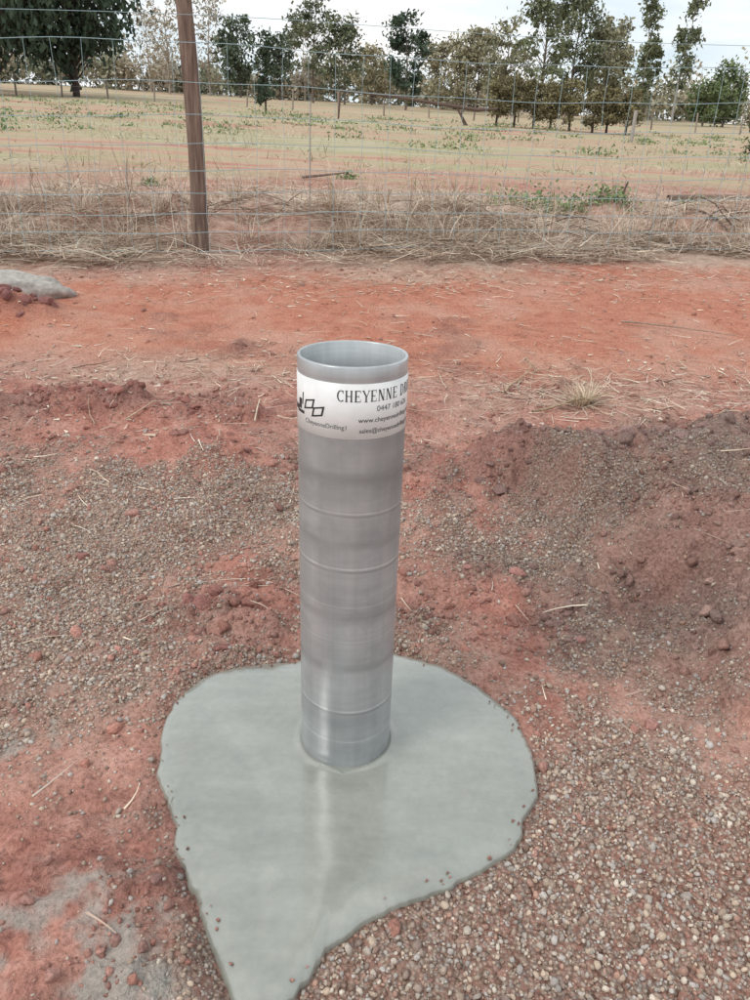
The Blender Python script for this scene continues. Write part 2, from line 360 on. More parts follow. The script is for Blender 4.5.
scatter("soil_crumbs",1,np.stack([px,py,pz],-1),s9,np.tile([.3,.15,.12],(70,1))*rng.uniform(.6,1.4,(70,1)),cm,.15,smooth=False)

# ------------------------------------------------------------------ steel pipe
PX,PY,PR,PL=-.051,1.395,.105,.953
pipe=bpy.data.objects.new("steel_pipe",None); COL.objects.link(pipe); pipe.location=(PX,PY,0)
m,nt,b=newmat("galvanised_steel")
tc=N(nt,'ShaderNodeTexCoord'); oc=tc.outputs['Object']
mp=N(nt,'ShaderNodeMapping'); mp.inputs['Scale'].default_value=(2.5,2.5,9); nt.links.new(oc,mp.inputs[0])
nb=noise(nt,1,4,.55,mp.outputs[0])
mp3=N(nt,'ShaderNodeMapping'); mp3.inputs['Scale'].default_value=(3,3,160); nt.links.new(oc,mp3.inputs[0])
nr_=noise(nt,1,3,.6,mp3.outputs[0])
mp2=N(nt,'ShaderNodeMapping'); mp2.inputs['Scale'].default_value=(22,22,1.1); nt.links.new(oc,mp2.inputs[0])
nv=noise(nt,1,4,.6,mp2.outputs[0])
nc=noise(nt,8,5,.7,oc)
c=ramp(nt,nb,[(.3,(.335,.355,.365)),(.5,(.43,.45,.46)),(.7,(.53,.55,.56))])
c=mixc(nt,1.0,c,ramp(nt,nr_,[(.3,(.96,)*3),(.7,(1.03,)*3)]),'MULTIPLY')
c=mixc(nt,1.0,c,ramp(nt,nv,[(.35,(.86,.86,.86)),(.65,(1.06,)*3)]),'MULTIPLY')
c=mixc(nt,mth(nt,'MULTIPLY',ramp(nt,nc,[(.5,(0,0,0)),(.72,(1,1,1))]),.45),c,(.25,.25,.25))
sx=N(nt,'ShaderNodeSeparateXYZ'); nt.links.new(oc,sx.inputs[0])
zz=mth(nt,'ADD',mth(nt,'ADD',sx.outputs[2],mth(nt,'MULTIPLY',nc,.004)),mth(nt,'MULTIPLY',sx.outputs[0],.03))
for hz,col,w,k0 in ((.668,(.80,.81,.81),.0025,.5),(.545,(.85,.86,.86),.003,.65),(.455,(.8,.8,.8),.002,.4),(.37,(.8,.8,.8),.002,.4),(.185,(.85,.85,.85),.003,.6),(.30,(.20,.20,.20),.014,.45),(.538,(.16,.16,.16),.003,.6),(.60,(.20,.20,.20),.014,.4),(.10,(.78,.78,.78),.003,.4),(.178,(.16,.16,.16),.003,.6),(.43,(.22,.22,.22),.018,.45),(.74,(.22,.22,.22),.018,.4),(.662,(.16,.16,.16),.003,.5)):
    dz=mth(nt,'ABSOLUTE',mth(nt,'SUBTRACT',zz,hz)); k=mth(nt,'SUBTRACT',1,mth(nt,'DIVIDE',dz,w),True)
    c=mixc(nt,mth(nt,'MULTIPLY',mth(nt,'MULTIPLY',k,k0),ramp(nt,nv,[(.35,(.3,)*3),(.6,(1,)*3)])),c,col)
nt.links.new(c,b.inputs['Base Color']); b.inputs['Metallic'].default_value=.4
nt.links.new(ramp(nt,nc,[(.3,(.27,)*3),(.7,(.40,)*3)]),b.inputs['Roughness'])
bp=N(nt,'ShaderNodeBump'); bp.inputs['Strength'].default_value=.05; bp.inputs['Distance'].default_value=.001
nt.links.new(nr_,bp.inputs['Height']); nt.links.new(bp.outputs[0],b.inputs['Normal'])
K=128; prf=[(PR,-.05)]+[(PR+.0002*math.sin(i*2.1),z) for i,z in enumerate(np.linspace(0,PL-.002,40))]+[(PR-.0012,PL),(PR-.0052,PL),(PR-.0064,PL-.0015)]+[(PR-.0064,z) for z in np.linspace(PL-.1,.03,8)]+[(.0001,.03)]
a=np.linspace(0,2*np.pi,K,endpoint=False)
V=np.array([(r*math.cos(t),r*math.sin(t),z) for r,z in prf for t in a]); n=len(prf)
idx=np.arange(K*n).reshape(n,K); Fp=np.stack([idx[:-1],np.roll(idx[:-1],-1,1),np.roll(idx[1:],-1,1),idx[1:]],-1).reshape(-1,4)
mesh_np("pipe_wall",V,Fp,True,m,parent=pipe)
def front(t,r,z): return (r*math.sin(t),-r*math.cos(t),z)
ml,nt,b=newmat("white_sticker"); tc=N(nt,'ShaderNodeTexCoord')
nn=noise(nt,30,4,.6,tc.outputs['Object']); nt.links.new(ramp(nt,nn,[(.3,(.76,.77,.77)),(.7,(.84,.85,.84))]),b.inputs['Base Color']); b.inputs['Roughness'].default_value=.38
t0,t1=math.radians(-88),math.radians(200); zb,zt=.818,.923; kk=110
V=[];F=[]
for i in range(kk+1):
    t=t0+(t1-t0)*i/kk
    V+=[front(t,PR+.0001,zb),front(t,PR+.0008,zb+.0003),front(t,PR+.0008,zt-.0003),front(t,PR+.0001,zt)]
for i in range(kk):
    for j in range(3): F.append((i*4+j,(i+1)*4+j,(i+1)*4+j+1,i*4+j+1))
mesh_np("label",V,F,True,ml,parent=pipe)
mk,nt,b=newmat("label_ink"); b.inputs['Base Color'].default_value=(.025,.027,.03,1); b.inputs['Roughness'].default_value=.5
mg_,nt,b=newmat("label_ink_grey"); b.inputs['Base Color'].default_value=(.10,.11,.12,1); b.inputs['Roughness'].default_value=.5
RI=PR+.0013
def arc(cx,cy,rx,ry,a0,a1,n=14,tv=.15,th=.07):
    P=[]
    for i in range(n):
        q0=math.radians(a0+(a1-a0)*i/n); q1=math.radians(a0+(a1-a0)*(i+1)/n)
        P.append([(cx+rx*math.cos(q0),cy+ry*math.sin(q0)),(cx+rx*math.cos(q1),cy+ry*math.sin(q1)),(cx+(rx-tv)*math.cos(q1),cy+(ry-th)*math.sin(q1)),(cx+(rx-tv)*math.cos(q0),cy+(ry-th)*math.sin(q0))])
    return P
def rc(x0,y0,x1,y1): return [[(x0,y0),(x1,y0),(x1,y1),(x0,y1)]]
def ln(x0,y0,x1,y1,w): return [[(x0,y0),(x0+w,y0),(x1+w,y1),(x1,y1)]]
def stem(x,w=.15,s=.07): return rc(x,.05,x+w,.95)+rc(x-s,0,x+w+s,.05)+rc(x-s,.95,x+w+s,1)
GL={'C':(arc(.45,.5,.42,.5,50,310,20)+rc(.66,.72,.72,.98)+rc(.66,.04,.70,.2),.8),
'H':(stem(.1)+stem(.62)+rc(.25,.47,.62,.53),.92),
'E':(stem(.1)+rc(.25,.94,.68,1)+rc(.25,0,.7,.06)+rc(.25,.47,.52,.53)+rc(.64,.76,.68,.94)+rc(.66,.06,.7,.26)+rc(.49,.38,.52,.62),.78),
'Y':(ln(.05,.97,.38,.45,.15)+ln(.72,.97,.45,.45,.07)+rc(.36,.04,.51,.47)+rc(.27,0,.6,.05)+rc(-.02,.95,.28,1)+rc(.62,.95,.87,1),.84),
'N':(stem(.12,.07)+stem(.68,.07)+ln(.12,1,.6,0,.17),.92),
'D':(stem(.1)+arc(.3,.5,.5,.5,-90,90,16,.15,.06)+rc(.22,.94,.32,1)+rc(.22,0,.32,.06),.88),
'R':(stem(.1)+arc(.32,.73,.33,.27,-90,90,12,.14,.06)+rc(.22,.94,.34,1)+rc(.22,.46,.34,.52)+ln(.4,.46,.62,0,.16),.82),
'I':(stem(.1),.36),'L':(stem(.1)+rc(.25,0,.66,.06)+rc(.62,.06,.66,.28),.72),
'G':(arc(.45,.5,.42,.5,50,320,20)+rc(.66,.72,.72,.98)+rc(.62,.05,.76,.42)+rc(.52,.42,.84,.47),.88),' ':([],.42)}
V=[];F=[];cur=0; H_=.0215; W_=.0168
th0=math.radians(-13)
for ch in "CHEYENNE DRILLING":
    ps,adv=GL[ch]
    for q in ps:
        i0=len(V)
        for (u,v) in q: V.append(front(th0+(cur+u*W_)/PR,RI,.890+v*H_))
        F.append((i0,i0+1,i0+2,i0+3))
    cur+=(adv+.07)*W_
mesh_np("label_heading",V,F,False,mk,parent=pipe)
arc_c=th0+cur/PR/2
def textbent(name,s,size,tc_,z,mat,align='CENTER'):
    cu=bpy.data.curves.new(name,'FONT'); cu.body=s; cu.size=size; cu.align_x=align
    o=bpy.data.objects.new(name,cu); COL.objects.link(o)
    dg=bpy.context.evaluated_depsgraph_get(); me=bpy.data.meshes.new_from_object(o.evaluated_get(dg))
    bpy.data.objects.remove(o)
    for v in me.vertices: v.co=front(tc_+v.co.x/PR,RI,z+v.co.y)
    me.materials.clear(); me.materials.append(mat)
    o=bpy.data.objects.new(name,me); COL.objects.link(o); o.parent=pipe
textbent("label_phone","0447 180 626",.0150,arc_c-.02,.871,mg_)
textbent("label_website","www.cheyennedrilling.com.au",.0130,arc_c,.851,mk)
textbent("label_email","sales@cheyennedrilling.com.au",.0122,arc_c,.831,mk)
textbent("label_social","CheyenneDrilling1",.0122,math.radians(-52),.837,mg_,'LEFT')
V=[];F=[]
def quad(cx,cz,x0,z0,x1,z1,sk,sl2):
    for s in range(6):
        a0=x0+(x1-x0)*s/6; a1=x0+(x1-x0)*(s+1)/6; i=len(V)
        for (x,z) in ((a0,z0),(a1,z0),(a1,z1),(a0,z1)): V.append(front(math.radians(cx)+(x+sk*z)/PR,RI,cz+z+x*sl2))
        F.append((i,i+1,i+2,i+3))
def fr(cx,cz,w,h,t,sk=.25,sl2=.25):
    for q in ((-w,-h,w,-h+t),(-w,h-t,w,h),(-w,-h+t,-w+t*1.3,h-t),(w-t*1.3,-h+t,w,h-t)): quad(cx,cz,*q,sk,sl2)
fr(-46,.874,.013,.0095,.0032); fr(-34,.864,.013,.0095,.0032)
for cx,cz,w,h in ((-63,.868,.006,.010),(-72,.858,.010,.005),(-57,.880,.0016,.012),(-62,.853,.014,.003)): quad(cx,cz,-w,-h,w,h,.1,0)
mesh_np("label_logo",V,F,False,mk,parent=pipe)

# ------------------------------------------------------------------ fence
fence=bpy.data.objects.new("wire_fence",None); COL.objects.link(fence)
mw,nt,b=newmat("fence_wire"); b.inputs['Base Color'].default_value=(.36,.50,.54,1); b.inputs['Metallic'].default_value=.2; b.inputs['Roughness'].default_value=.5
G=Geo(); hts=[.06,.2,.34,.49,.65,.83,1.02,1.24,1.5]
fx=np.arange(FX-7.5,12.01,.2)
def fpt(x,h): return (x,fence_y(x)-.09+.015*math.sin(x*2.3+h*2),float(base_h(x,fence_y(x)))+h+.014*math.sin(x*1.3+h*3)+.006*math.sin(x*5+h*9)-.03*math.sin((x-FX)/6*math.pi)**2*h)
for h in hts: G.tube([fpt(x,h) for x in fx],.0025,4,cap=False)
for i,x in enumerate(fx[:-1]):
    xx=x+random.uniform(-.012,.012); G.tube([(lambda p:(p[0]+random.uniform(-.008,.008),p[1],p[2]))(fpt(xx,h)) for h in hts],.0019,4,cap=False)
G.tube([(x,fence_y(x)-.09,float(base_h(x,fence_y(x)))+1.66-.02*math.sin(x)) for x in fx],.002,4,cap=False)
G.build("mesh_wires",mw,True,fence)
mpz,nt,b=newmat("weathered_timber"); tc=N(nt,'ShaderNodeTexCoord'); mp=N(nt,'ShaderNodeMapping'); mp.inputs['Scale'].default_value=(45,45,3); nt.links.new(tc.outputs['Object'],mp.inputs[0])
nz=noise(nt,1,6,.7,mp.outputs[0]); nz2=noise(nt,3,3,.5,tc.outputs['Object'])
c=ramp(nt,nz,[(.3,(.06,.04,.032)),(.5,(.19,.13,.10)),(.7,(.36,.27,.215))]); c=mixc(nt,mth(nt,'MULTIPLY',nz2,.3),c,(.20,.12,.09))
nt.links.new(c,b.inputs['Base Color']); b.inputs['Roughness'].default_value=.9
bp=N(nt,'ShaderNodeBump'); bp.inputs['Strength'].default_value=1; bp.inputs['Distance'].default_value=.015; nt.links.new(nz,bp.inputs['Height']); nt.links.new(bp.outputs[0],b.inputs['Normal'])
for k,(x,lean) in enumerate(((FX,.0),(5.6,.02),(-7.6,-.02))):
    V=[];zb_=float(base_h(x,fence_y(x))); zs=np.linspace(-.1,1.84,34); kk=20
    for i,z in enumerate(zs):
        for j in range(kk):
            t=2*math.pi*j/kk; ct,st_=math.cos(t),math.sin(t)
            r=.068/max(abs(ct)**3+abs(st_)**3,.001)**(1/3)*(1+.16*float(fbm(ct*2.5+5,st_*2.5+z*1.6+k,4,4,.6)))
            r*=1-.10*(z/1.8)+(.05 if z<.1 else 0)
            V.append((x+r*ct*.95+lean*z+.018*math.sin(z*1.9),fence_y(x)+r*st_*.8,zb_+z+(.03*ct if i==33 else 0)))
    F=[(i*kk+j,i*kk+(j+1)%kk,(i+1)*kk+(j+1)%kk,(i+1)*kk+j) for i in range(len(zs)-1) for j in range(kk)]
    V.append((x+lean*1.8+.018*math.sin(3.4),fence_y(x),zb_+1.835)); e=len(V)-1; b0=(len(zs)-1)*kk
    F+=[(b0+j,b0+(j+1)%kk,e,e) for j in range(kk)]
    o=mesh_np("timber_post" if k==0 else "timber_post.%03d"%k,V,F,False,mpz,parent=fence); o.data.validate()
ms,nt,b=newmat("steel_picket_paint"); b.inputs['Base Color'].default_value=(.30,.28,.26,1); b.inputs['Roughness'].default_value=.7
G=Geo()
for x in (-.62,4.9,-4.4):
    p=fpt(x,0); zz0=p[2]
    G.tube([(x,p[1]-.02,zz0-.1),(x+.02,p[1]-.02,zz0+1.2)],.004,3)
G.build("steel_pickets",ms,False,fence)

# ------------------------------------------------------------------ blades (straw/grass)
def blades(name,x,y,L,W,elev,mat,cols,curve=.5,az=None,zoff=0):
    n=len(x); z=ground_h(x,y)+zoff
    az=rng.uniform(0,2*np.pi,n) if az is None else az
    d=np.stack([np.cos(az)*np.cos(elev),np.sin(az)*np.cos(elev),np.sin(elev)],-1)
    s=np.stack([-np.sin(az),np.cos(az),rng.normal(0,.5,n)],-1); s/=np.linalg.norm(s,axis=1)[:,None]
    P=np.stack([x,y,z],-1); V=np.zeros((n,8,3)); k=rng.normal(0,.25,n)*curve
    for i,t in enumerate((0,.35,.7,1.)):
        c=P+d*(L*t)[:,None]+s*(k*L*t*t)[:,None]; c[:,2]-=(curve*.35*L*t*t*np.cos(elev)*np.sin(elev)*2)
        w=(W*(1-.75*t))[:,None]*.5
        V[:,i*2]=c-s*w; V[:,i*2+1]=c+s*w
    f=np.array([(0,1,3,2),(2,3,5,4),(4,5,7,6)]); F=(f[None]+(np.arange(n)*8)[:,None,None]).reshape(-1,4)
    return mesh_np(name,V.reshape(-1,3),F,False,mat,np.repeat(cols,8,axis=0))
smat=attr_mat("dry_straw",.8,0,0)
spal=np.array([(.68,.56,.43),(.55,.43,.33),(.76,.67,.54),(.38,.26,.20),(.62,.52,.44),(.50,.37,.30)])
def scol(n): return spal[rng.integers(0,len(spal),n)]*rng.uniform(.7,1.2,(n,1))
n=62000; x=rng.uniform(-4.2,5.6,n); off=np.abs(rng.gamma(1.5,1.1,n))-.45; y=fence_y(x)+off
pt=fbm(x*1.0,y*1.6,3,66)+.5*fbm(x*4,y*5,2,67)
k=rng.random(n)<np.clip(.55+1.7*pt,0.04,1); x,y=x[k],y[k]; n=len(x)
blades("straw_litter",x,y,rng.uniform(.08,.45,n),rng.uniform(.003,.010,n),np.abs(rng.normal(.14,.26,n)),smat,scol(n),.8,zoff=rng.uniform(0,.07,n))
def tufts(name,cs,per,L,sp,el,W,cols,mat,curve=1.0):
    xs_=[];ys_=[];Ls=[];az=[];ee=[]
    for (cx,cy,s) in cs:
        k=int(per*s); a=rng.uniform(0,2*np.pi,k); r=np.abs(rng.normal(0,sp*s,k))
        xs_.append(cx+r*np.cos(a)); ys_.append(cy+r*np.sin(a)); az.append(a+rng.normal(0,.5,k)); Ls.append(L*s*rng.uniform(.5,1.15,k)); ee.append(rng.uniform(*el,k))
    x=np.concatenate(xs_);y=np.concatenate(ys_); n=len(x)
    return blades(name,x,y,np.concatenate(Ls),rng.uniform(W*.6,W*1.3,n),np.concatenate(ee),mat,cols(n),curve,az=np.concatenate(az))
cs=[(rng.uniform(-4.2,5.5),0,rng.uniform(.4,1.05)) for i in range(210)]
cs=[(a,fence_y(a)+abs(rng.normal(.3,1.2))+.05,s) for a,_,s in cs]
cs+=[(.15,fence_y(.15)+.35,1.5),(.55,fence_y(.55)+.2,1.4),(-.3,fence_y(-.3)+.3,1.3),(1.5,fence_y(1.6)+.25,1.4),(1.2,7.4,1.2),(.9,fence_y(.9)+.3,1.2),(-2.2,fence_y(-2.2)+.3,1.2),(2.3,fence_y(2.3)+.3,1.2)]
tufts("dry_grass_tufts",cs,85,.46,.08,(.15,1.35),.0065,scol,smat)
n=1300; x=rng.uniform(-4,5.5,n); y=fence_y(x)+np.abs(rng.normal(.6,1.3,n)); k=fbm(x*1.5,y*1.5,3,70)>-.1; x,y=x[k],y[k]; n=len(x)
blades("dead_weed_stems",x,y,rng.uniform(.3,.8,n),rng.uniform(.004,.008,n),rng.uniform(.8,1.5,n),smat,scol(n)*.75,.6)
n=18000; x=rng.uniform(-16,18,n)*1.0; y=rng.uniform(9,30,n); k=np.abs(x)<y*.65; x,y=x[k],y[k]
k=rng.random(len(x))<np.clip(.4+1.6*fbm(x*.5,y*.7,3,67),0,1); x,y=x[k],y[k]; n=len(x)
fc=scol(n)*.85; gm_=(fbm(x*.35,y*.5,3,73)>.12)[:,None]; fc=np.where(gm_,fc*np.array([.62,.75,.45]),fc)
blades("field_grass",x,y,rng.uniform(.08,.32,n),rng.uniform(.008,.02,n),rng.uniform(.1,1.3,n),smat,fc,.6)
xs_=[];ys_=[]
for (cx,cy,rx,ry,k) in ((1.05,3.75,.5,.22,900),(-1.2,3.85,.8,.2,600),(.9,4.4,.9,.4,300),(-.9,5.8,1.8,.35,1700),(2,6.4,1.6,.35,1700),(0,3.5,1.8,.6,420),(.6,2.2,.9,.7,80),(-1,2.5,.7,.7,110),(1.9,3.9,.4,.2,300)):
    xs_.append(rng.normal(cx,rx,k)); ys_.append(rng.normal(cy,ry,k))
x,y=np.concatenate(xs_),np.concatenate(ys_)
k=(y<fence_y(x)+.3)&(slab_s(x,y)>1.1)&(y>.6); x,y=x[k],y[k]; n=len(x)
blades("straw_scraps",x,y,rng.uniform(.03,.17,n),rng.uniform(.002,.006,n),np.abs(rng.normal(.04,.1,n)),smat,scol(n)*1.0,.6,zoff=.006)
tufts("dry_tuft",[(1.02,3.62,1.2),(1.05,3.66,1.0)],90,.16,.02,(.3,1.4),.006,lambda n:np.tile([.70,.58,.44],(n,1))*rng.uniform(.7,1.2,(n,1)),smat)
n=2400; x=rng.uniform(-2.6,2.9,n); y=rng.uniform(3.0,6.6,n); k=(fbm(x*1.7,y*1.7,3,68)>-.1)&((y<4.4)|(y>5.5)|(rng.random(n)<.3)); x,y=x[k],y[k]; n=len(x)
blades("dead_leaves",x,y,rng.uniform(.02,.055,n),rng.uniform(.008,.018,n),np.abs(rng.normal(.05,.15,n)),smat,scol(n)*.95,.4,zoff=.006)
stm=attr_mat("stick_bark",.9,50,.4,.003,.3); G=Geo()
def stick(x,y,L,az,r,el=.03,c=(.24,.18,.14)):
    pts=[];a=az
    for i in range(7):
        t=i/6; pts.append((x,y,gh(x,y)+r+.012+L*t*math.sin(el))); x+=math.cos(a)*L/6; y+=math.sin(a)*L/6; a+=random.uniform(-.18,.18)
    G.tube(pts,np.linspace(r,r*.4,7),6,np.array(c)*random.uniform(.8,1.3))
for i in range(130):
    xx=random.uniform(-3.5,4.5); stick(xx,fence_y(xx)+abs(random.gauss(.3,1.2)),random.uniform(.3,1.2),random.uniform(-.8,.8)+random.choice((0,math.pi)),random.uniform(.004,.012),random.uniform(0,.25),random.choice(((.24,.18,.14),(.4,.32,.26),(.14,.1,.08))))
for i in range(55):
    xx=random.uniform(-2.0,2.2); yy=random.uniform(2.6,4.3); stick(xx,yy,random.uniform(.08,.3),random.uniform(0,6.28),random.uniform(.002,.0045),.02,random.choice(((.4,.3,.22),(.5,.42,.32),(.2,.13,.1))))
stick(-2.9,6.1,1.5,-.12,.012); stick(-3.2,5.95,1.6,.05,.01); stick(.75,3.5,.5,.4,.007,c=(.4,.3,.2)); stick(.65,3.75,.45,1.2,.006,c=(.4,.3,.2)); stick(1.6,5.0,.7,-.35,.006)
stick(2.75,9.6,.3,1.2,.03,1.1,(.08,.06,.05)); stick(4.0,11.5,1.6,.3,.05,.03,(.16,.12,.1)); stick(-1.3,12.6,.8,.4,.025,.08,(.2,.15,.13))
G.build("fallen_sticks",stm,True)

# ------------------------------------------------------------------ foliage
leafm=attr_mat("leaves",.7,0,0)
barkm=attr_mat("bark",.9,0,0)
def leafquads(C,sz,cols,droop=0):
    n=len(C); R=randrot(n)
    q=np.array([(-.5,-.28,0),(.5,-.2,.05),(.62,.22,0),(-.4,.3,.05)])
    V=np.einsum('nij,kj->nki',R,q)*sz[:,None,None]
    if droop: V[:,:,2]*=droop
    V=V+C[:,None,:]
    return V.reshape(-1,3),np.arange(n*4).reshape(-1,4),np.repeat(cols,4,axis=0)
def tree(name,x,y,h,w,c1,c2,clumps=40,per=60,leaf=.22,lo=.3,cs=.55,trunk=.14,bark=(.16,.13,.11),shape='euc',droop=0,lean=0):
    root=bpy.data.objects.new(name,None); COL.objects.link(root); z0=float(base_h(x,y))+float(.15*fbm(np.array([x*.12]),np.array([y*.12]),3,51)[0])*sst(12,30,y)-.05
    root.location=(x,y,z0)
    G=Geo(); r=random.Random(int(abs(x*131+y*17)))
    tp=[]; n=8
    for i in range(n):
        t=i/(n-1); tp.append((lean*t*h+.06*h*math.sin(t*3+x)*t*.5,.03*h*math.sin(t*4+y)*t,t*h*.88))
    G.tube(tp,np.linspace(trunk,trunk*.15,n),7,np.array(bark))
    Cs=[];Cl=[]
    for i in range(clumps):
        t=lo+(1-lo)*r.random()**.9
        k=min(t*(n-1),n-1.001); i0=int(k); f=k-i0
        bx=tp[i0][0]*(1-f)+tp[i0+1][0]*f; by=tp[i0][1]*(1-f)+tp[i0+1][1]*f
        if shape=='euc': ww=w*(.45+.75*math.sin(min(1,(t-lo)/(1-lo)+.15)*math.pi*.85))
        elif shape=='cone': ww=w*(1.15-t)/(1.15-lo)
        else: ww=w*math.sqrt(max(.05,1-((t-(lo+1)/2)/((1-lo)/2+.05))**2))
        a=r.uniform(0,2*math.pi); rr=ww*(.25+.75*r.random()**.6)
        ex=bx+rr*math.cos(a); ey=by+rr*math.sin(a); ez=t*h+r.uniform(-.03,.08)*h
        sz_=max(.06*h,ez-rr*.9*(1 if shape!='cone' else .3)); tz=min(sz_,h*.85)
        kk=min(tz/(h*.88)*(n-1),n-1.001); j=int(kk); ff=kk-j
        s0=np.array(tp[j])*(1-ff)+np.array(tp[j+1])*ff; e=np.array([ex,ey,ez])
        mid=(s0+e)/2+np.array([r.uniform(-.1,.1)*rr,r.uniform(-.1,.1)*rr,.1*rr])
        G.tube([s0,mid,e],[trunk*.35*(1-t*.6),trunk*.2*(1-t*.5),trunk*.06],4,np.array(bark))
        Cs.append(e); Cl.append(r.random())
    Cs=np.array(Cs); Cl=np.array(Cl)
    G.build("trunk_and_limbs",barkm,True,root)
    m_=len(Cs); rad=cs*rng.uniform(.45,1.3,m_)
    P=np.repeat(Cs,per,axis=0)+rng.normal(0,1,(m_*per,3))*np.repeat(rad,per)[:,None]*np.array([.62,.62,.45 if not droop else .8])
    sh=np.clip(np.repeat(Cl,per)*.6+rng.random(m_*per)*.4,0,1)
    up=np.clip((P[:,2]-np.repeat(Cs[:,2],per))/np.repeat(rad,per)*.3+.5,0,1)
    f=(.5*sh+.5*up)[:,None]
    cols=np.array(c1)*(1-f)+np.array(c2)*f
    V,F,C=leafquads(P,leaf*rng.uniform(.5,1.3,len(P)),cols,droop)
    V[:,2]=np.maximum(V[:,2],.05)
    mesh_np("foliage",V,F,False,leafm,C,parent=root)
D1,D2=(.055,.075,.055),(.15,.19,.12)  # far-tree leaf palettes, lightened with a haze tint in the colour
E1,E2=(.09,.11,.065),(.25,.27,.155)
P1,P2=(.28,.24,.19),(.52,.46,.36)
T1,T2=(.21,.19,.12),(.46,.42,.28)
tree("she_oak_tree",-24.3,52,10,4.2,(.03,.05,.035),(.095,.135,.085),95,90,.30,.22,1.0,.30,(.07,.05,.045),'round',1.6)
tree("she_oak_tree.001",-21.4,58,9.8,3.9,(.03,.05,.035),(.095,.135,.085),85,90,.30,.24,1.0,.26,(.07,.05,.045),'round',1.6,.03)
tree("she_oak_tree.002",-29.5,60,11,4.5,(.03,.05,.035),(.095,.135,.085),70,80,.32,.22,1.0,.28,(.07,.05,.045),'round',1.6)
tree("sapling_tree",-6.7,46,3.6,.6,(.025,.04,.028),(.07,.10,.055),26,50,.15,.12,.3,.06,(.08,.06,.05),'cone')
tree("broadleaf_tree",-16.6,95,7.4,2.1,D1,D2,36,70,.34,.2,.8,.16,(.1,.08,.07),'round')
tree("broadleaf_tree.001",-12.6,98,6.6,1.5,D1,D2,26,60,.34,.25,.7,.12,(.1,.08,.07),'round')
tree("gum_tree",-7.6,85,9.2,2.1,D1,E2,46,50,.30,.26,.68,.13)
tree("gum_tree.001",-4.5,86,7.2,1.6,D1,E2,34,50,.30,.3,.62,.11)
tree("gum_tree.002",1.6,80,7.3,1.7,(.035,.058,.042),(.10,.14,.09),40,65,.30,.25,.65,.12)
tree("gum_tree.003",13.2,75,11.4,2.1,E1,E2,76,55,.28,.15,.68,.16)
tree("gum_tree.004",16.4,77,10.0,1.9,D1,E2,60,55,.28,.18,.68,.14)
tree("gum_tree.011",19.8,79,7.2,2.0,E1,T2,48,60,.30,.12,.7,.14)
tree("gum_tree.015",11.2,84,7.6,1.8,E1,T2,40,55,.30,.12,.7,.14)
tree("gum_tree.005",26.4,90,11.3,.8,E1,E2,44,42,.32,.22,.5,.14,(.36,.32,.27))
tree("gum_tree.006",30.2,90,11.6,.85,E1,E2,44,42,.32,.24,.5,.14,(.36,.32,.27))
tree("gum_tree.014",28.2,93,8.0,.7,E1,E2,30,42,.32,.2,.45,.12,(.36,.32,.27))
tree("gum_tree.007",23.2,92,8.6,1.3,E1,T2,38,48,.34,.2,.6,.13,(.3,.27,.22))
tree("gum_tree.008",32.5,82,5.2,1.8,(.07,.10,.045),(.20,.25,.11),34,70,.28,.1,.7,.1,shape='round')
tree("gum_tree.009",29.8,80,3.6,1.7,(.07,.10,.045),(.20,.25,.11),30,70,.28,.1,.65,.1,shape='round')
tree("gum_tree.010",9.6,92,7.2,2.2,T1,T2,46,60,.34,.08,.8,.12)
tree("gum_tree.012",5.8,92,6.4,2.5,T1,T2,44,60,.34,.08,.8,.12)
tree("gum_tree.013",-1.9,94,5.6,1.9,T1,T2,34,50,.34,.12,.75,.12)
tree("bare_tree",-24.8,96,8.8,2.2,P1,P2,50,20,.30,.15,.8,.13,(.40,.35,.3))
tree("bare_tree.001",-20.8,99,9.6,2.2,P1,P2,50,20,.30,.15,.8,.13,(.40,.35,.3))
tree("bare_tree.002",-10.3,104,8.0,2.0,P1,P2,36,22,.32,.2,.75,.13,(.40,.35,.3))
tree("bare_tree.003",-28.0,100,8.2,2.2,P1,P2,44,20,.30,.15,.8,.13,(.40,.35,.3))
for i in range(8):
    bx=5.6+i*.93+random.uniform(-.12,.12)
    tree("bush" if i==0 else "bush.%03d"%i,bx,43+random.uniform(-.5,.5),2.0*random.uniform(.88,1.12),.62,(.022,.024,.016),(.36,.31,.16),26,90,.11,.26,.26,.07,(.06,.045,.04),'round')
tree("shrub",8.9,19.5,1.6,.45,(.035,.045,.025),(.13,.14,.07),22,50,.08,.1,.2,.03,(.1,.08,.06),'round')
P=[];C=[]
for i in range(330):
    x=rng.uniform(-85,85); y=rng.uniform(104,117); hh_=rng.uniform(1.8,6.2)*(.45+1.0*float(vnoise(x*.16,3,8)))
    z0=float(base_h(x,y)); k=150; rr=min(hh_*.4,1.7)
    p=rng.normal(0,1,(k,3))*np.array([rr*.55,rr*.5,hh_*.27])+np.array([x,y,z0+hh_*.52]); p[:,2]=np.maximum(p[:,2],z0)
    base=np.array([(.22,.24,.16),(.36,.34,.24),(.46,.41,.32),(.18,.20,.14),(.42,.36,.27)][rng.integers(0,5)])  # tan-green foliage tones, with distance haze painted into the colour
    P.append(p); C.append(base*rng.uniform(.7,1.3,(k,1)))
P=np.vstack(P);C=np.vstack(C)
V,F,C2=leafquads(P,.5*rng.uniform(.5,1.3,len(P)),C)
mesh_np("distant_trees",V,F,False,leafm,C2)
